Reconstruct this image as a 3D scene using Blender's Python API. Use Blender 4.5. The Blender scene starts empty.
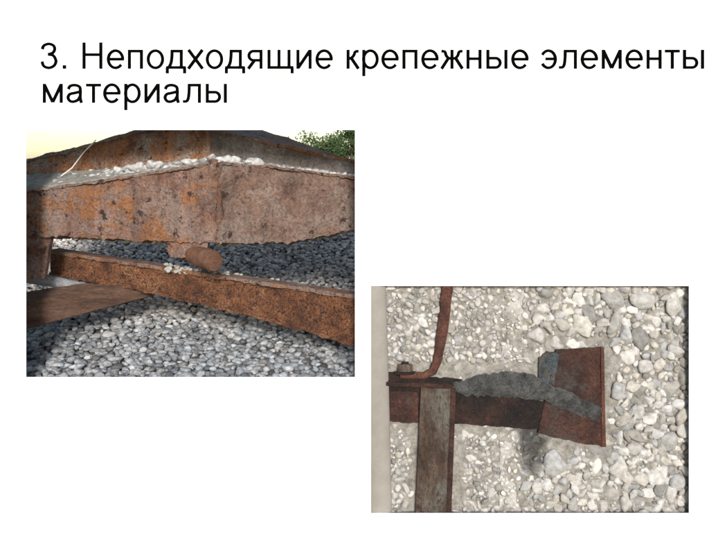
import bpy, math, random
import numpy as np
from mathutils import Matrix, Vector, noise
random.seed(4); rng=np.random.default_rng(4)
S=bpy.context.scene
S.view_settings.view_transform='Standard'; S.view_settings.look='None'; S.view_settings.exposure=0
D=6.0; PITCH=math.radians(10)
R=Matrix.Rotation(-PITCH,4,'X')
# display-board measurements (cm on the board face) -> position at a given depth behind the board
def P(u,v,y): 
    k=(D+y)/D
    return Vector(((u-354.5)/100*k, y, (269.5-v)/100*k))
def Q(u,v,y): return P(u,v,y*.33)

# ---------- materials
def mk(name):
    m=bpy.data.materials.new(name); m.use_nodes=True
    nt=m.node_tree; b=nt.nodes['Principled BSDF']; return m,nt,b
def N(nt,t,**k):
    n=nt.nodes.new(t)
    for a,c in k.items(): setattr(n,a,c)
    return n
def coords(nt,scale=(1,1,1)):
    tc=N(nt,'ShaderNodeTexCoord'); mp=N(nt,'ShaderNodeMapping'); mp.inputs['Scale'].default_value=scale
    nt.links.new(tc.outputs['Object'],mp.inputs['Vector']); return mp.outputs['Vector']
def noi(nt,vec,s,d=8,r=.6,dist=0):
    n=N(nt,'ShaderNodeTexNoise'); n.inputs['Scale'].default_value=s; n.inputs['Detail'].default_value=d
    n.inputs['Roughness'].default_value=r; n.inputs['Distortion'].default_value=dist
    nt.links.new(vec,n.inputs['Vector']); return n.outputs['Fac']
def ramp(nt,fac,stops):
    r=N(nt,'ShaderNodeValToRGB'); e=r.color_ramp.elements
    while len(e)<len(stops): e.new(.5)
    for i,(p,c) in enumerate(stops):
        e[i].position=p; e[i].color=(c[0],c[1],c[2],1) if hasattr(c,'__len__') else (c,c,c,1)
    nt.links.new(fac,r.inputs['Fac']); return r.outputs['Color']
def mix(nt,f,a,b,mode='MIX'):
    m=N(nt,'ShaderNodeMix',data_type='RGBA',blend_type=mode)
    if isinstance(f,(int,float)): m.inputs[0].default_value=f
    else: nt.links.new(f,m.inputs[0])
    for s,x in ((6,a),(7,b)):
        if isinstance(x,tuple): m.inputs[s].default_value=(*x,1)
        else: nt.links.new(x,m.inputs[s])
    return m.outputs[2]
def math_(nt,op,a,b):
    m=N(nt,'ShaderNodeMath',operation=op)
    for i,x in enumerate((a,b)):
        if isinstance(x,(int,float)): m.inputs[i].default_value=x
        else: nt.links.new(x,m.inputs[i])
    return m.outputs[0]
def bump(nt,b,h,st,dist):
    n=N(nt,'ShaderNodeBump'); n.inputs['Strength'].default_value=st; n.inputs['Distance'].default_value=dist
    nt.links.new(h,n.inputs['Height']); nt.links.new(n.outputs[0],b.inputs['Normal'])
def rust(name,cols,scale=3,speck=.0,grime=(.06,.045,.04),stretch=(1,1,1),grey=None,greyamt=.5,rough=.8,streak=False,orange=0,flake=1.,ocol=(.38,.15,.06),metal=0):
    m,nt,b=mk(name); v=coords(nt,stretch)
    c=ramp(nt,noi(nt,v,scale,12,.75,.4),[(.33,cols[0]),(.46,cols[1]),(.56,cols[2]),(.68,cols[3])])
    if grey:
        g=ramp(nt,noi(nt,v,scale*.6,12,.74,.4),[(greyamt-.04,0),(greyamt+.06,1)]); c=mix(nt,g,c,grey)
    if orange:
        vo=N(nt,'ShaderNodeVectorMath',operation='ADD'); vo.inputs[1].default_value=(5.3,1.7,9.1); nt.links.new(v,vo.inputs[0])
        g=ramp(nt,noi(nt,vo.outputs[0],scale*1.3,12,.78,.4),[(orange,0),(orange+.08,1)]); c=mix(nt,g,c,ocol)
        g=ramp(nt,noi(nt,vo.outputs[0],scale*3.6,9,.72,.3),[(.56,0),(.62,1)]); c=mix(nt,g,c,(.08,.042,.034))
    if streak:
        vs=coords(nt,(1,1,.12)); c=mix(nt,1,c,ramp(nt,noi(nt,vs,7,6,.7),[(.35,.72),(.55,1.),(.7,1.15)]),'MULTIPLY')
    fine=noi(nt,v,scale*16,6,.7)
    c=mix(nt,1,c,ramp(nt,fine,[(.32,.5),(.55,1.),(.7,1.3)]),'MULTIPLY')
    if speck:
        sp=ramp(nt,noi(nt,v,scale*13,5,.7),[(.52+.1*(1-speck),0),(.58+.1*(1-speck),1)]); c=mix(nt,sp,c,grime)
    nt.links.new(c,b.inputs['Base Color']); b.inputs['Roughness'].default_value=rough; b.inputs['Metallic'].default_value=metal
    b.inputs['Specular IOR Level'].default_value=.3
    h=math_(nt,'ADD',math_(nt,'MULTIPLY',noi(nt,v,scale*4,9,.7),2*flake),fine)
    bump(nt,b,h,1,.03); return m
M_chan=rust('rust_channel',[(.13,.07,.05),(.26,.14,.1),(.36,.205,.15),(.48,.34,.27)],2.4,.3,grime=(.09,.055,.045),grey=(.38,.265,.215),greyamt=.5,streak=True,orange=.5,ocol=(.43,.19,.085))
M_chanR=rust('rust_channel_weathered',[(.14,.08,.06),(.26,.155,.115),(.35,.225,.17),(.46,.35,.29)],2.2,.25,grime=(.11,.07,.06),grey=(.38,.285,.235),greyamt=.5,streak=True,orange=.57,ocol=(.38,.2,.11))
M_up=rust('rust_upper',[(.15,.065,.04),(.36,.16,.08),(.5,.27,.16),(.6,.45,.35)],3,.3,grime=(.1,.05,.035),grey=(.48,.38,.31),greyamt=.5,streak=True,orange=.5,ocol=(.52,.23,.1))
M_upR=rust('rust_upper_grey',[(.18,.14,.12),(.27,.22,.19),(.36,.31,.275),(.45,.4,.37)],2.4,.1,streak=True)
M_beam=rust('rust_beam',[(.1,.044,.028),(.25,.105,.052),(.42,.18,.082),(.55,.31,.18)],4.2,1.0,grime=(.06,.032,.026),orange=.54,flake=1.3)
M_bolt=rust('rust_bolt',[(.12,.055,.035),(.22,.1,.06),(.31,.15,.09),(.4,.25,.17)],5,.3,flake=.4)
M_dark=rust('rust_and_shade_dark',[(.012,.011,.011),(.026,.018,.016),(.05,.027,.021),(.1,.048,.034)],2.5,.2,flake=.6)  # dark rust, with the shade on the angle web put into the colour
M_plate=rust('rust_plate',[(.03,.018,.016),(.065,.032,.025),(.11,.048,.034),(.18,.09,.06)],2.8,.4,grime=(.03,.022,.02),grey=(.1,.08,.07),greyamt=.58,flake=.8)
M_rod=rust('rust_rod',[(.06,.028,.022),(.13,.053,.038),(.2,.085,.055),(.28,.15,.1)],3,.1,flake=.6)
M_vert=rust('weathered_bar',[(.045,.028,.02),(.1,.065,.046),(.16,.115,.085),(.24,.195,.15)],3,.35,grime=(.08,.035,.02),stretch=(1,1,.45),grey=(.17,.155,.13),greyamt=.53,flake=.7,orange=.62,ocol=(.2,.08,.04))
M_weld=rust('cement_smear',[(.05,.047,.044),(.15,.147,.138),(.26,.255,.243),(.46,.455,.44)],4,.35,grime=(.045,.036,.03),rough=.38,flake=1.8,metal=.25)  # palest tones put silvery highlights into the colour
M_teal=rust('teal_paint',[(.05,.05,.05),(.1,.12,.13),(.17,.215,.24),(.34,.38,.39)],6,.4,grime=(.09,.05,.035),grey=(.2,.16,.12),greyamt=.53)
M_wood=rust('old_timber',[(.09,.05,.036),(.18,.1,.068),(.25,.145,.1),(.34,.22,.16)],3,.1,stretch=(.3,1,3),flake=.4)
M_zinc=rust('zinc_ledge',[(.3,.31,.33),(.4,.41,.42),(.45,.46,.47),(.55,.55,.55)],3,.0,flake=.2)
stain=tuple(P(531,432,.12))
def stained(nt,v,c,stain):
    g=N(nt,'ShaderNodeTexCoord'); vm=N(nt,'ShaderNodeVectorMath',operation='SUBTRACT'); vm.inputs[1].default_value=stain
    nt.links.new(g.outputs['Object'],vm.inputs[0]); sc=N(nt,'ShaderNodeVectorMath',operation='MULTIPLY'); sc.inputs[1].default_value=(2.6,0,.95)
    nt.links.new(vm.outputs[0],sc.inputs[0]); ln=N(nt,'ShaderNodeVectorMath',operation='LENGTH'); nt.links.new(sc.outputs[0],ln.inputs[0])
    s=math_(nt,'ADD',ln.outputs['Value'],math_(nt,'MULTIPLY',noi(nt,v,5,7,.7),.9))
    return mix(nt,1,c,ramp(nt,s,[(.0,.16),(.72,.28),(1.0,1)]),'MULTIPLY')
def plain(name,c1,c2,scale,rough=.9,bs=.4,bd=.02,st=False):
    m,nt,b=mk(name); v=coords(nt); f=noi(nt,v,scale,10,.7)
    c=ramp(nt,f,[(.3,c1),(.7,c2)])
    if st: c=stained(nt,v,c,stain)
    nt.links.new(c,b.inputs['Base Color']); b.inputs['Roughness'].default_value=rough
    b.inputs['Specular IOR Level'].default_value=.2
    bump(nt,b,f,bs,bd); return m
M_pipe=plain('grey_beige_plastic',(.2,.18,.155),(.29,.265,.235),2,.6,.1,.01)
M_mortar=plain('mortar',(.17,.155,.13),(.5,.465,.41),14,.95,1,.06,True)
M_joint=plain('joint_mortar',(.34,.32,.285),(.68,.65,.6),10,.95,1,.06,True)
M_under=plain('gravel_bed',(.05,.05,.05),(.14,.14,.13),20)  # dark base: shade between the stones is put into the colour
M_ground=plain('earth',(.1,.1,.07),(.2,.18,.13),.4)
M_bark=plain('bark',(.05,.035,.025),(.12,.09,.06),6)
M_string=plain('string',(.6,.58,.52),(.7,.68,.62),6)
M_leaf=plain('leaves',(.03,.06,.02),(.1,.14,.05),1.2)
def stonemat(name,contrast=.5,stn=False,fs=22):
    m,nt,b=mk(name); v=coords(nt)
    at=N(nt,'ShaderNodeAttribute',attribute_name='tone')
    f=noi(nt,v,fs,8,.65); c=mix(nt,1,at.outputs['Color'],ramp(nt,f,[(.28,1-contrast),(.6,1.05),(.75,1.2)]),'MULTIPLY')
    if stn: c=stained(nt,v,c,stain)
    nt.links.new(c,b.inputs['Base Color']); b.inputs['Roughness'].default_value=.85; b.inputs['Specular IOR Level'].default_value=.25
    bump(nt,b,f,.6,.025); return m
M_gravel=stonemat('gravel_stone',.5)
M_wstone=stonemat('wall_stone',.42,True,18)
mw,nt,b=mk('white_board'); b.inputs['Base Color'].default_value=(.86,.86,.86,1); b.inputs['Roughness'].default_value=1; b.inputs['Specular IOR Level'].default_value=0
mt,nt,b=mk('black_ink'); b.inputs['Base Color'].default_value=(.002,.002,.002,1); b.inputs['Roughness'].default_value=1; b.inputs['Specular IOR Level'].default_value=0

# ---------- mesh helpers
def obj(name,verts,faces,mat,parent=None,smooth=False):
    me=bpy.data.meshes.new(name); me.from_pydata([tuple(v) for v in verts],[],faces); me.update()
    if smooth: me.polygons.foreach_set('use_smooth',[True]*len(me.polygons))
    me.materials.append(mat); o=bpy.data.objects.new(name,me); S.collection.objects.link(o)
    if parent: o.parent=parent
    else: o.matrix_world=R
    return o
def empty(name):
    o=bpy.data.objects.new(name,None); S.collection.objects.link(o); o.matrix_world=R; return o
def poly(pts,t):
    n=len(pts)-1; x=t*n; i=min(int(x),n-1); return pts[i].lerp(pts[i+1],x-i)
def sheet(name,top,bot,mat,parent,nx=60,nz=14,thick=(0,.05,0),jit=.008,rag=.01,bulge=0,seed=0,smooth=True,dent=2.5):
    th=Vector(thick); F=[];B=[]
    for i in range(nx+1):
        t=i/nx; a=poly(top,t).copy(); c=poly(bot,t).copy()
        a.z+=rag*noise.noise(Vector((a.x*5+seed,3,1)))+rag*.4*noise.noise(Vector((a.x*23+seed,3,1))); c.z+=rag*(noise.noise(Vector((c.x*5,seed,5)))+.7*noise.noise(Vector((c.x*19,seed,9))))
        for j in range(nz+1):
            s=j/nz; p=a.lerp(c,s)
            q=Vector((p.x*dent+seed,p.y*dent,p.z*dent))
            d=noise.noise(q)*jit*2+noise.noise(q*6)*jit*.6
            if bulge: d-=bulge*(max(0,math.sin(math.pi*s))**.6)*(max(0,math.sin(math.pi*t))**.4)*(1+.6*noise.noise(q*2)+.7*noise.noise(q*5))
            F.append(p+Vector((0,d,0))); B.append(p+th)
    V=F+B; o=len(F); w=nz+1; fs=[]
    for i in range(nx):
        for j in range(nz):
            a=i*w+j; fs.append((a,a+1,a+w+1,a+w)); fs.append((o+a,o+a+w,o+a+w+1,o+a+1))
    for i in range(nx):
        a=i*w; fs.append((a,a+w,o+a+w,o+a)); a+=nz; fs.append((a,o+a,o+a+w,a+w))
    for j in range(nz):
        a=j; fs.append((a,o+a,o+a+1,a+1)); a=nx*w+j; fs.append((a,a+1,o+a+1,o+a))
    ob=obj(name,V,fs,mat,parent,smooth)
    if smooth: ob.data.set_sharp_from_angle(angle=math.radians(40))
    return ob
def tube(name,pts,rad,mat,parent,n=20,sub=8,jit=.0,flat=1,seed=0):
    V=[];fs=[];path=[];rs=[]
    m=(len(pts)-1)*sub
    for i in range(m+1):
        t=i/m; path.append(poly(pts,t)); x=t*(len(rad)-1); k=min(int(x),len(rad)-2); rs.append(rad[k]+(rad[k+1]-rad[k])*(x-k))
    for i,p in enumerate(path):
        tg=(path[min(i+1,m)]-path[max(i-1,0)]).normalized()
        a=tg.cross(Vector((0,1,0)) if abs(tg.y)<.8 else Vector((0,0,1))).normalized(); b2=tg.cross(a)
        for j in range(n):
            an=2*math.pi*j/n; d=a*math.cos(an)+b2*math.sin(an)*flat; q=p+d*rs[i]
            q+=d*jit*noise.noise(q*7+Vector((seed,0,0))); V.append(q)
    for i in range(m):
        for j in range(n):
            k=(j+1)%n; fs.append((i*n+j,i*n+k,(i+1)*n+k,(i+1)*n+j))
    fs.append(tuple(range(n))[::-1]); fs.append(tuple(m*n+j for j in range(n)))
    ob=obj(name,V,fs,mat,parent,True)
    ob.data.set_sharp_from_angle(angle=math.radians(50))
    return ob
import bmesh
def ico(s):
    bm=bmesh.new(); bmesh.ops.create_icosphere(bm,subdivisions=s,radius=1); bm.verts.ensure_lookup_table()
    v=np.array([x.co[:] for x in bm.verts]); f=np.array([[y.index for y in x.verts] for x in bm.faces]); bm.free()
    return v/np.linalg.norm(v,axis=1)[:,None],f
def proto(v,p,nplanes=13):
    n=rng.normal(size=(nplanes,3)); n/=np.linalg.norm(n,axis=1)[:,None]; d=rng.uniform(.55,1.0,nplanes)
    n=np.vstack([n,np.eye(3),-np.eye(3)]); d=np.concatenate([d,np.full(6,.95)])
    q=np.maximum(0,v@n.T/d)**p; r=q.sum(1)**(-1/p); r=r/r.mean()*.92; return v*r[:,None]
def stones(name,items,mat,parent=None,levels=(3,),p=9,nprot=14,npl=13):
    base={l:ico(l) for l in set(levels)}
    pr={l:[proto(base[l][0],p,npl) for _ in range(nprot)] for l in base}
    Vs=[];Fs=[];Cs=[];off=0
    for pos,sc,tone,l in items:
        v=pr[l][rng.integers(nprot)]
        q=rng.normal(size=4); q/=np.linalg.norm(q); w,x,y,z=q
        M=np.array([[1-2*(y*y+z*z),2*(x*y-z*w),2*(x*z+y*w)],[2*(x*y+z*w),1-2*(x*x+z*z),2*(y*z-x*w)],[2*(x*z-y*w),2*(y*z+x*w),1-2*(x*x+y*y)]])
        pts=(v@M.T)*np.array(sc)
        a=rng.uniform(0,math.pi); ca,sa=math.cos(a),math.sin(a)
        pts=pts@(np.array([[ca,0,sa],[0,1,0],[-sa,0,ca]]) if mat is M_wstone else np.array([[ca,sa,0],[-sa,ca,0],[0,0,1]]))
        Vs.append(pts+np.array(pos)); Fs.append(base[l][1]+off); off+=len(v); Cs.append(np.repeat([[*tone,1]],len(v),0))
    V=np.vstack(Vs);F=np.vstack(Fs);C=np.vstack(Cs)
    me=bpy.data.meshes.new(name); me.vertices.add(len(V)); me.vertices.foreach_set('co',V.ravel())
    me.loops.add(F.size); me.loops.foreach_set('vertex_index',F.ravel().astype(np.int32)); me.polygons.add(len(F))
    me.polygons.foreach_set('loop_start',np.arange(0,F.size,3,dtype=np.int32)); me.polygons.foreach_set('loop_total',np.full(len(F),3,dtype=np.int32))
    me.polygons.foreach_set('use_smooth',np.ones(len(F),dtype=bool))
    me.update(calc_edges=True); me.validate()
    at=me.color_attributes.new('tone','FLOAT_COLOR','POINT'); at.data.foreach_set('color',C.ravel().astype(np.float32))
    me.materials.append(mat); o=bpy.data.objects.new(name,me); S.collection.objects.link(o)
    if parent: o.parent=parent
    else: o.matrix_world=R
    return o

# ---------- display board with two openings
def bx(u): return (u-354.5)/100
def bz(v): return (269.5-v)/100
LW=(bx(26),bx(355),bz(130),bz(377)); RW=(bx(371),bx(689),bz(286),bz(513))
xs=[-4.3,LW[0],LW[1],RW[0],RW[1],4.3]; zs=[-3.2,RW[3],LW[3],RW[2],LW[2],3.2]
V=[];idx={}
for i,x in enumerate(xs):
    for j,z in enumerate(zs): idx[i,j]=len(V); V.append((x,0,z))
n0=len(V); V+= [(x,.006,z) for x,_,z in V]
fs=[];cells=set()
for i in range(5):
    for j in range(5):
        if not ((i==1 and j in(2,3)) or (i==3 and j in(1,2))): cells.add((i,j))
for i,j in cells:
    a,b_,c,d=idx[i,j],idx[i+1,j],idx[i+1,j+1],idx[i,j+1]
    fs.append((a,b_,c,d)); fs.append((n0+a,n0+d,n0+c,n0+b_))
    for (di,dj),(e,f) in {(0,-1):(a,b_),(1,0):(b_,c),(0,1):(c,d),(-1,0):(d,a)}.items():
        if (i+di,j+dj) not in cells: fs.append((e,n0+e,n0+f,f))
board=obj('white_display_board',V,fs,mw)
# lettering: grotesque letters cut as strips (em units)
def el(cx,cy,rx,ry,a0,a1,n=28): return [(cx+rx*math.cos(math.radians(a0+(a1-a0)*i/n)),cy+ry*math.sin(math.radians(a0+(a1-a0)*i/n))) for i in range(n+1)]
def cr(p,n=7):
    q=[p[0]]+p+[p[-1]]; o=[]
    for i in range(1,len(q)-2):
        for k in range(n):
            t=k/n; o.append(tuple(.5*(2*q[i][c]+(q[i+1][c]-q[i-1][c])*t+(2*q[i-1][c]-5*q[i][c]+4*q[i+1][c]-q[i+2][c])*t*t+(3*q[i][c]-q[i-1][c]-3*q[i+1][c]+q[i+2][c])*t**3) for c in (0,1)))
    return o+[p[-1]]
X=.519; T=.482; B0=.037
def vl(x,a=0,b=X): return [(x,a),(x,b)]
def hl(y,a,b): return [(a,y),(b,y)]
G={
'3':(.556,[cr([(.08,.53),(.125,.63),(.255,.677),(.385,.635),(.425,.535),(.37,.435),(.235,.393)]),cr([(.235,.393),(.385,.36),(.46,.215),(.405,.085),(.265,.028),(.125,.075),(.072,.2)])]),
'.':(.278,[[(.14,0),(.14,.1)]]),' ':(.278,[]),
'Н':(.722,[vl(.128,0,.716),vl(.594,0,.716),hl(.385,.128,.594)]),
'е':(.556,[el(.28,.26,.2,.233,0,322),hl(.262,.08,.518)]),
'п':(.552,[vl(.11),vl(.442),hl(T,.067,.485)]),
'н':(.552,[vl(.11),vl(.442),hl(.275,.11,.442)]),
'о':(.556,[el(.278,.26,.2,.233,0,360)]),
'д':(.583,[hl(B0,.015,.57),vl(.052,-.125,.04),vl(.532,-.125,.04),vl(.44),hl(T,.145,.48),cr([(.185,.5),(.18,.33),(.155,.16),(.095,.04)])]),
'х':(.5,[[(.05,0),(.445,X)],[(.45,0),(.055,X)]]),
'я':(.542,[vl(.43),hl(T,.22,.46),hl(.232,.22,.44),el(.225,.357,.13,.125,90,270),[(.25,.23),(.075,0)]]),
'щ':(.802,[vl(.11),vl(.387),vl(.665),hl(B0,.068,.79),vl(.752,-.125,.04)]),
'и':(.558,[vl(.11),vl(.448),[(.12,.03),(.438,.49)]]),
'к':(.438,[vl(.11),hl(.285,.11,.2),cr([(.19,.285),(.265,.36),(.31,.46),(.405,.482)]),[(.2,.29),(.4,0)]]),
'р':(.556,[vl(.108,-.199,X),el(.29,.26,.19,.233,0,360)]),
'ж':(.669,[vl(.335),hl(.285,.235,.435),cr([(.24,.285),(.175,.36),(.135,.46),(.04,.482)]),[(.235,.29),(.045,0)],cr([(.43,.285),(.495,.36),(.535,.46),(.63,.482)]),[(.435,.29),(.625,0)]]),
'ы':(.719,[vl(.11),hl(.29,.11,.33),hl(B0,.067,.33),el(.32,.1635,.13,.1265,90,-90),vl(.61)]),
'э':(.51,[el(.235,.26,.195,.233,150,-150),hl(.27,.15,.42)]),
'л':(.583,[vl(.475),hl(T,.15,.515),cr([(.192,.5),(.188,.3),(.165,.12),(.115,.045),(.015,.04)])]),
'м':(.687,[vl(.11),vl(.577),[(.11,.5),(.343,.02)],[(.577,.5),(.343,.02)]]),
'т':(.458,[vl(.229),hl(T,.02,.438)]),
'а':(.556,[cr([(.085,.37),(.14,.455),(.265,.482),(.39,.44),(.42,.34),(.42,.12),(.455,0)]),cr([(.42,.305),(.27,.27),(.13,.235),(.08,.145),(.13,.055),(.225,.033),(.35,.08),(.42,.19)])]),
}
def text(name,body,x0,x1,base,em):
    V=[];F=[];pen=0;cnt=0
    tot=sum(G[c][0] for c in body)
    inkl=.07; inkr=.065
    sx=(bx(x1)-bx(x0))/(tot-inkl-inkr); ox=bx(x0)-inkl*sx
    for ch in body:
        w,st=G[ch]
        for s in st:
            n=len(s); yo=-.003-.0002*(cnt%9); cnt+=1; k=len(V)
            closed=n>3 and abs(s[0][0]-s[-1][0])<1e-6 and abs(s[0][1]-s[-1][1])<1e-6
            for i,(x,z) in enumerate(s):
                a=s[i-1] if i>0 else (s[-2] if closed else s[0]); c=s[i+1] if i<n-1 else (s[1] if closed else s[-1])
                dx,dz=c[0]-a[0],c[1]-a[1]; l=math.hypot(dx,dz); nx_,nz_=-dz/l,dx/l
                h=.0455*abs(nx_)**2+.038*abs(nz_)**2 if ch!='.' else .05
                if n==2 and abs(dx)>.02 and abs(dz)>.02: h=.046
                for sg in (1,-1): V.append((ox+(pen+x+sg*nx_*h)*sx,yo,bz(base)+(z+sg*nz_*h)*em))
            for i in range(n-1): F.append((k+2*i,k+2*i+1,k+2*i+3,k+2*i+2))
        pen+=w
    obj(name,V,F,mt,board)
text('title_line','3. Неподходящие крепежные элементы',42,704,69,.368)
text('title_second_line','материалы',43,227,103,.368)

# ---------- LEFT: gravel bank
SL=.36; Z0=-1.2; BX=.06
def gz(x,y): return Z0+SL*y+.05*noise.noise(Vector((x*.8,y*.8,0)))
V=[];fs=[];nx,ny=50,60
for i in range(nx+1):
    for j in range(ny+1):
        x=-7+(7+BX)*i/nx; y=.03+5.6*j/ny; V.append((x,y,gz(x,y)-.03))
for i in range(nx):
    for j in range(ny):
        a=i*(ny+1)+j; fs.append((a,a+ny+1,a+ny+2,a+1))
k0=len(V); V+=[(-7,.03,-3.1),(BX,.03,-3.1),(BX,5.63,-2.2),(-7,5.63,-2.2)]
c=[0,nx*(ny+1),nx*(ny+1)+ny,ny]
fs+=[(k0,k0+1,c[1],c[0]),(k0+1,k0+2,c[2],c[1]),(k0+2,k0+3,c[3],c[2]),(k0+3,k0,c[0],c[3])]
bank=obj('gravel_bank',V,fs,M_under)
items=[]
y=.1
while y<5.5:
    k=(D+y)/D; xl=-3.3*k-.25; xr=.05
    st=.068
    x=xl
    while x<xr:
        for layer in (0,1):
            if layer and rng.random()<.35: continue
            px=x+rng.uniform(-.04,.04); py=max(.1,y+rng.uniform(-.04,.04)); r=rng.uniform(.025,.05)*(1.3 if rng.random()<.1 else 1)
            far=min(1,max(0,(y-1.2)/.8))  # farther stones coloured lighter and warmer to offset the shade under the frame
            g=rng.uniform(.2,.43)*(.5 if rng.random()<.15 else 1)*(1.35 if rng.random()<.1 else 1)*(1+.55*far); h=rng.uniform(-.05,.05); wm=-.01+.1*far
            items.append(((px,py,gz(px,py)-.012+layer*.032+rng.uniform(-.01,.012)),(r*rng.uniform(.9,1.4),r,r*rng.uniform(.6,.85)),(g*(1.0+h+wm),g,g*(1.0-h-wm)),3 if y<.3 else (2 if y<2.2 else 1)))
        x+=st
    y+=st
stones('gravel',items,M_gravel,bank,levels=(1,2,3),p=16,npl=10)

# ---------- LEFT: rusty steel frame
fr=empty('rusty_steel_frame')
C0=.22
tl=[P(-20,196,.52),P(60,188,.42),P(140,176,.32),P(217,164,C0)]
bl=[P(-20,233,.52),P(60,236,.42),P(140,240,.32),P(219,243,C0)]
sheet('channel_web_a',tl,bl,M_chan,fr,200,50,(0,.05,0),.018,.018,seed=1,dent=3.5)
tr=[P(219.5,164,C0),P(290,170,.38),P(380,182,.56)]
br=[P(220,243,C0),P(265,243,.32),P(300,240,.4),P(380,225,.56)]
sheet('channel_web_b',tr,br,M_chanR,fr,160,50,(0,.05,0),.018,.018,seed=7,dent=3.5)
sheet('channel_top_lip_a',[p+Vector((0,-.025,.02)) for p in tl],[p+Vector((0,-.025,-.008)) for p in tl],M_chanR,fr,200,3,(0,.3,0),.006,.02,seed=2)
sheet('channel_top_lip_b',[p+Vector((0,-.025,.02)) for p in tr],[p+Vector((0,-.025,-.006)) for p in tr],M_chanR,fr,160,3,(0,.3,0),.006,.02,seed=3)
sheet('channel_bottom_lip_a',[p+Vector((0,-.015,.025)) for p in bl],[p+Vector((0,-.015,-.005)) for p in bl],M_chan,fr,240,3,(0,.3,0),.008,.035,seed=4)
sheet('channel_bottom_lip_b',[p+Vector((0,-.015,.025)) for p in br],[p+Vector((0,-.015,-.005)) for p in br],M_chanR,fr,200,3,(0,.3,0),.008,.035,seed=5)
tube('corner_weld',[P(218.5,163,C0+.02),P(219.5,200,C0+.01),P(219.5,243,C0+.02)],[.03,.035,.035],M_chan,fr,14,14,.025)
tube('corner_lug',[P(213,160,C0+.03),P(213,176,C0+.01),P(217,192,C0+.03)],[.045,.045,.02],M_chan,fr,12,8,.03)
under=[P(-20,232,.8),P(60,234,.65),P(140,238,.5),P(219,240,.42),P(290,238,.55),P(380,224,.75)]
back=[p+Vector((0,1.0,.3)) for p in under]
sheet('added_tray_underside',back,under,M_mortar,fr,60,12,(0,0,.03),.01,.0)  # slab added under the tray to keep sky light off the gravel behind
f0=[P(-20,192,.55),P(60,184,.47),P(140,173,.36),P(217,163,.26),P(290,169,.42),P(380,180,.6)]
f1=[P(-20,176,1.1),P(60,172,.9),P(140,165,.7),P(209,158,.5),P(290,168,.75),P(380,180,1.0)]
sheet('tray_fill',f1,f0,M_mortar,fr,60,8,(0,.0,-.06),.01,0)
C1=.47
ul=[P(-20,170,1.05),P(26,161,.95),P(80,148,.82),P(140,131,.66),P(208,114,C1)]
sheet('upper_web_a',ul,[P(-20,176,1.05),P(26,174,.95),P(80,171,.82),P(140,167,.66),P(208,160,C1)],M_up,fr,160,24,(0,.05,0),.014,.02,seed=11)
ut=[P(208.5,131,C1),P(280,146,.75),P(380,168,1.0)]
sheet('upper_web_b',ut,[P(208.5,160,C1),P(280,168,.75),P(380,182,1.0)],M_upR,fr,120,20,(0,.05,0),.01,.015,seed=13)
sheet('upper_lip',[p+Vector((0,-.02,.02)) for p in ut],[p+Vector((0,-.02,-.012)) for p in ut],M_up,fr,120,3,(0,.06,0),.003,.015,seed=14)
sheet('upper_cover',[P(208.5,118,1.9),P(258,129,2.0),P(300,142,2.0),P(335,156,2.0)],[P(208.5,130,C1),P(265,141,.7),P(320,154,.85),P(380,166,1.0)],M_up,fr,60,8,(0,.0,-.03),.02,.02,seed=15)
tube('upper_corner_weld',[P(208,128,C1),P(209,162,C1)],[.02,.025],M_up,fr,10,10,.02)
sheet('upper_lip_a',[p+Vector((0,-.02,.015)) for p in ul],[p+Vector((0,-.02,-.02)) for p in ul],M_upR,fr,120,3,(0,.08,0),.003,.02,seed=16)
it=[]
for k in range(680):
    t=rng.random(); s=rng.random()**.8; a=poly(f0,t).lerp(poly(f1,t),s); r=rng.uniform(.018,.04)
    if t<.28 and rng.random()<.75: continue
    g=rng.uniform(.3,.55)*(.6 if rng.random()<.2 else 1); it.append(((a.x,a.y+.05,a.z+r*.3),(r*1.3,r,r*.8),(g,g*.97,g*.92),2))
for k in range(16):
    t=rng.uniform(.32,.72); a=poly(f0,t).lerp(poly(f1,t),.35); r=rng.uniform(.04,.065); g=rng.uniform(.42,.58)
    it.append(((a.x,a.y,a.z+r*.5),(r*1.4,r,r*.8),(g,g*.97,g*.93),3))
stones('tray_pebbles',it,M_gravel,fr,levels=(2,3),p=11)
sheet('bracket_plate',[P(163,236,.3),P(209,238,.27)],[P(170,259,.31),P(207,255,.28)],M_chan,fr,20,12,(0,.06,0),.012,.05,seed=21)
tube('bolt_shank',[P(184,250,.5),P(215,262,.11)],[.108]*24+[.11,.094],M_bolt,fr,36,25,.014)
it=[]
for k in range(110):
    u=166+rng.random()**1.5*120; vb=252+(u-50)*.146; it.append((tuple(P(u,vb-rng.uniform(-1.5,5),.66)+Vector((0,rng.uniform(-.05,.06),0))),(.03,.028,.022),(.42,.4,.36),2))
stones('mortar_crumbs',it,M_gravel,fr,levels=(2,))
sheet('hanger_plate',[P(26,230,.5),P(52,232,.48)],[P(24,279,.5),P(44,278,.48)],M_chan,fr,16,20,(0,.06,0),.01,.02,seed=23)
tube('hanger_bolt',[P(34,250,.53),P(34,250,.45)],[.045,.045],M_bolt,fr,6,2)
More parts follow.
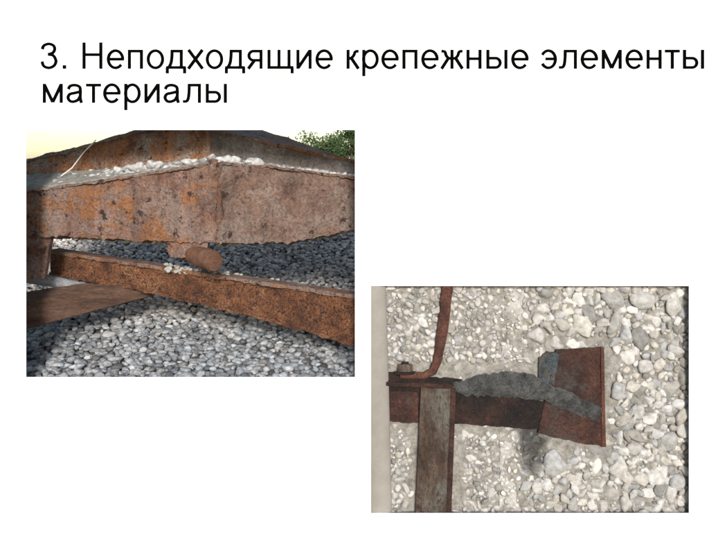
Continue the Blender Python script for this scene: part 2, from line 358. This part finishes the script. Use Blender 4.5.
# lower beam
bm=empty('rusty_support_beam')
bt=[P(50,252,1.0),P(150,267,.74),P(250,282,.46),P(380,301,.2)]
bb=[P(50,274,1.0),P(150,292,.74),P(250,315,.46),P(380,352,.2)]
sheet('beam_web',bt,bb,M_beam,bm,200,34,(0,.05,0),.018,.012,seed=31,dent=3.5)
sheet('beam_top_lip',[p+Vector((0,-.03,.025)) for p in bt],[p+Vector((0,-.03,-.015)) for p in bt],M_chan,bm,220,4,(0,.06,0),.008,.018,seed=32)
sheet('beam_top_flange',[p+Vector((0,.22,.055)) for p in bt],[p+Vector((0,-.03,.025)) for p in bt],M_chan,bm,100,5,(0,0,-.03),.006,.0,seed=33)
sheet('beam_bottom_lip',[p+Vector((0,-.03,.02)) for p in bb],[p+Vector((0,-.03,-.01)) for p in bb],M_beam,bm,220,3,(0,.2,0),.006,.025,seed=34)
wd=empty('timber_prop')
sheet('timber_face',[P(-20,312,.25),P(70,293,.6),P(165,279,.95)],[P(-20,341,.25),P(70,317,.6),P(165,292,.95)],M_wood,wd,80,14,(0,.12,0),.008,.004,seed=41)
sheet('timber_top',[P(-20,299,.5),P(70,285,.85),P(165,274,1.2)],[P(-20,311.5,.25),P(70,292.5,.6),P(165,279,.95)],M_wood,wd,80,8,(0,0,-.03),.004,.0,seed=42)
zl=empty('zinc_gutter')
tube('gutter_tube',[P(-20,271,.8),P(30,277,.78),P(70,285,.88),P(95,286,1.1)],[.07,.07,.06,.045],M_zinc,zl,16,10,.01)
tube('gutter_flat',[P(-20,178,1.0),P(60,182,.85),P(96,182,.75)],[.05,.05,.03],M_zinc,zl,12,10,.01)
it=[]
for k in range(1300):
    t=rng.random(); s=rng.random(); a=poly(under,t).lerp(poly(back,t),s*.95); r=rng.uniform(.025,.055)
    g=rng.uniform(.3,.58); it.append(((a.x,a.y+.05,a.z-.03),(r*1.2,r,r),(g*1.06,g,g*.9),1))
stones('soffit_aggregate',it,M_gravel,fr,levels=(1,))
tube('loose_cord',[P(56,180,.72),P(72,168,.7),P(84,152,.68),P(96,140,.6)],[.008,.007,.007,.006],M_string,fr,6,8)

# ---------- trees behind
def tree(px,py,h,cr_,seed):
    rr=random.Random(seed); root=empty('tree')
    base=Vector((px,py,-3.1)); top=base+Vector((0,0,h))
    def tb(nm,pts,rad): tube(nm,pts,rad,M_bark,root,8,4,.02)
    tb('trunk',[base-Vector((0,0,4)),base,base+Vector((.1,0,h*.5)),top],[.28,.22,.15,.04])
    V=[];F=[]
    for L in range(34):
        s=rr.uniform(.3,.99) if L>6 else rr.uniform(.88,1); a=rr.uniform(0,6.28); ln=cr_*rr.uniform(.5,1.1)*(1.25-s*.75); st=base+Vector((0,0,h*s)); en=st+Vector((math.cos(a)*ln,math.sin(a)*ln,ln*.35))
        tb('limb_%d'%L,[st,en],[.05,.012])
        for c in range(7):
            cc=st.lerp(en,rr.uniform(.35,1.05)); rad=rr.uniform(.16,.36)
            for q in range(40):
                p=cc+Vector((rr.gauss(0,rad),rr.gauss(0,rad),rr.gauss(0,rad*.6)))
                e=Vector((rr.gauss(0,1),rr.gauss(0,1),rr.gauss(0,1))).normalized(); f=e.orthogonal().normalized(); z=rr.uniform(.05,.1)
                k=len(V); V+= [p-e*z,p+f*z*.5,p+e*z,p-f*z*.5]; F.append((k,k+1,k+2,k+3))
    obj('foliage',V,F,M_leaf,root)
tree(-1.7,26,10.2,1.9,1); tree(-.2,29,11.3,2.1,2); tree(-1.3,33,11.4,2.2,5)

# ---------- RIGHT: exposed aggregate wall
WY=.1
wall=empty('pebbledash_wall')
V=[];fs=[];nx,nz=200,150
x0,x1,z0,z1=.09,3.9,-2.85,-.02
for i in range(nx+1):
    for j in range(nz+1):
        x=x0+(x1-x0)*i/nx; z=z0+(z1-z0)*j/nz; q=Vector((x*5,z*5,0)); V.append((x,WY+.012*noise.noise(q)+.014*noise.noise(q*3.3),z))
for i in range(nx):
    for j in range(nz):
        a=i*(nz+1)+j; fs.append((a,a+nz+1,a+nz+2,a+1))
obj('render_coat',V,fs,M_mortar,wall,True)
V=[(x0,WY+.05,z0),(x1,WY+.05,z0),(x1,WY+.05,z1),(x0,WY+.05,z1)]; V+=[(a,WY+.3,c) for a,_,c in V]
obj('wall_core',V,[(0,1,2,3),(4,7,6,5),(0,4,5,1),(1,5,6,2),(2,6,7,3),(3,7,4,0)],M_mortar,wall)
kk=(D+WY)/D
def uu(x): return x/kk*100+354.5
it=[]
px=np.zeros(0);pz=np.zeros(0);pr_=np.zeros(0)
def throw(n,rlo,rhi,ua,ub,tf=.72,br=1):
    global px,pz,pr_
    for _ in range(n):
        x=(rng.uniform(ua,ub)-354.5)/100*kk; z=rng.uniform(z0,z1-.03); r=rng.uniform(rlo,rhi)
        if x<x0+.03: continue
        if len(px) and np.any((px-x)**2+(pz-z)**2<((pr_+r)*tf)**2): continue
        u=uu(x); v=269.5-z/kk*100
        px=np.append(px,x);pz=np.append(pz,z);pr_=np.append(pr_,r)
        if (391<u<546 and 391<v<424) or (552<u<600 and 353<v<440): continue
        g=rng.uniform(.34,.58)*(.64 if rng.random()<.2 else 1)*(1.12 if rng.random()<.12 else 1)*br; w=rng.uniform(.05,.2)
        low=(528<u<614 and 336<v<457) or (380<u<560 and 362<v<435) or (408<u<464 and v>380)
        sy=min(r*.45+.012,.06)*(.45 if low else 1)
        it.append(((x,WY-r*.02+rng.uniform(-.008,.018)+(.015 if low else 0),z),(r*rng.uniform(1.0,1.35),sy,r*rng.uniform(.68,1)),(g,g*(1-w*.4),g*(1-w)),3 if r>.045 else 2))
throw(22,.095,.13,536,730); throw(200,.065,.095,536,730,.72); throw(4000,.038,.062,536,730,.68); throw(16000,.018,.036,536,730,.7)
for a,b2 in ((378,499),(524,537)):
    f=(b2-a)/121
    throw(int(60*f),.045,.06,a,b2); throw(int(3500*f),.027,.042,a,b2,.7); throw(int(12000*f),.013,.025,a,b2,.74)
throw(1800,.014,.03,498,526,.9,1.25)
stones('aggregate',it,M_wstone,wall,levels=(2,3),p=26,nprot=30,npl=10)
sheet('mortar_joint',[P(503,280,.1),P(524,280,.1)],[P(499,520,.1),P(521,520,.1)],M_joint,wall,24,120,(0,.03,0),.01,0,seed=51,dent=7)

# ---------- RIGHT: pipe, bracket
tube('drain_pipe',[P(373,270,.06),P(377,400,.06),P(380,530,.06)],[.125,.125,.125],M_pipe,None,40,10,0,.4)
ra=empty('rusty_wall_bracket')
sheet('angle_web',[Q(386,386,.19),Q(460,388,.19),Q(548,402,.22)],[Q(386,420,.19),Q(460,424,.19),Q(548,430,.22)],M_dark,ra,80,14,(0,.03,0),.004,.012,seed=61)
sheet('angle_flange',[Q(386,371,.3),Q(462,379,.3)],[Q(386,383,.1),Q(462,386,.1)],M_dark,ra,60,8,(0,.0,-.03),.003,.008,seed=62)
sheet('flange_edge',[Q(386,382,.08),Q(462,385,.08)],[Q(386,386,.08),Q(462,388,.08)],M_plate,ra,60,3,(0,.03,0),.002,.012,seed=63)
sheet('web_scale',[Q(386,391,.155),Q(418,392,.155)],[Q(386,421,.155),Q(418,423,.155)],M_plate,ra,30,10,(0,.01,0),.002,.012,seed=64)
sheet('vertical_bar_face',[Q(424,388,.09),Q(454,389,.09)],[Q(418,525,.09),Q(449,525,.09)],M_vert,ra,24,120,(0,.03,0),.004,0,seed=65)
sheet('vertical_bar_side',[Q(451,388,.06),Q(456,388,.06)],[Q(446,525,.06),Q(451,525,.06)],M_plate,ra,4,90,(0,.06,0),.002,0,seed=66)
sheet('vertical_bar_edge',[Q(421,387,.065),Q(425,387,.065)],[Q(415,525,.065),Q(419,525,.065)],M_vert,ra,4,90,(0,.05,0),.002,0,seed=67)
tube('diagonal_rod',[P(448,276,.055),P(445,310,.055),P(440,345,.055),P(437,362,.055),P(433,371,.055),P(424,375.5,.055),P(400,375,.06)],[.058,.056,.054,.05,.04,.032,.03],M_rod,ra,16,8,.01,.65)
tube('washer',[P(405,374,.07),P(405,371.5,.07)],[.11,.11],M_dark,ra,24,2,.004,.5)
tube('nut',[P(405,371.3,.07),P(405,364,.07)],[.085,.075],M_vert,ra,6,2,.004,.5)
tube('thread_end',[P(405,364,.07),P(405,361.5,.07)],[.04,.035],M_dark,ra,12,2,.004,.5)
sheet('wall_plate',[Q(556,350,.18),Q(603,347,.16)],[Q(538,434,.18),Q(605,447,.16)],M_plate,ra,50,60,(0,.03,0),.005,.018,seed=71)
sheet('wall_plate_edge',[Q(601,347,.13),Q(604,347,.13)],[Q(602,447,.13),Q(606,447,.13)],M_rod,ra,3,60,(0,.04,0),.002,.0,seed=72)
sheet('painted_gusset',[Q(539,358,.22),Q(547,352,.2),Q(559,353,.17)],[Q(538,386,.22),Q(547,385,.19),Q(554,384,.17)],M_teal,ra,30,30,(0,.04,0),.008,.07,seed=73)
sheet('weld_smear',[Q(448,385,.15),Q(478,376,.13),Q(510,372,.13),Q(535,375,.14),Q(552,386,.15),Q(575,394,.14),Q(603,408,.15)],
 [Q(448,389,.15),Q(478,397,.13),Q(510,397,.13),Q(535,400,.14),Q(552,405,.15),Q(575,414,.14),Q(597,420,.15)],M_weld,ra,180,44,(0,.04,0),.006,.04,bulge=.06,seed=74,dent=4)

# ---------- world ground
V=[(-600,-600,-7.5),(600,-600,-7.5),(600,1500,-7.5),(-600,1500,-7.5)]
g=obj('ground',V,[(0,1,2,3)],M_ground); g.matrix_world=Matrix.Identity(4)

# ---------- light, sky, camera
sd=(R.to_3x3()@Vector((.1,-1,.26))).normalized()
L=bpy.data.lights.new('sun','SUN'); L.energy=4.5; L.angle=math.radians(14); L.color=(1,.98,.95)
so=bpy.data.objects.new('sun',L); S.collection.objects.link(so); so.rotation_euler=(-sd).to_track_quat('-Z','Y').to_euler()
w=bpy.data.worlds.new('World'); S.world=w; w.use_nodes=True; nt=w.node_tree
sk=nt.nodes.new('ShaderNodeTexSky'); sk.sky_type='NISHITA'; sk.sun_disc=False; sk.dust_density=.8; sk.ozone_density=0; sk.air_density=1
sk.sun_elevation=math.asin(sd.z); sk.sun_rotation=math.atan2(sd.x,sd.y)
bg=nt.nodes['Background']; bg.inputs['Strength'].default_value=.15; nt.links.new(sk.outputs[0],bg.inputs[0])
cd=bpy.data.cameras.new('camera'); cam=bpy.data.objects.new('camera',cd); S.collection.objects.link(cam)
cd.sensor_width=36; cd.lens=36*D/7.09; cd.clip_end=3000
cam.matrix_world=R@Matrix.Translation((0,-D,0))@Matrix.Rotation(math.pi/2,4,'X'); S.camera=cam
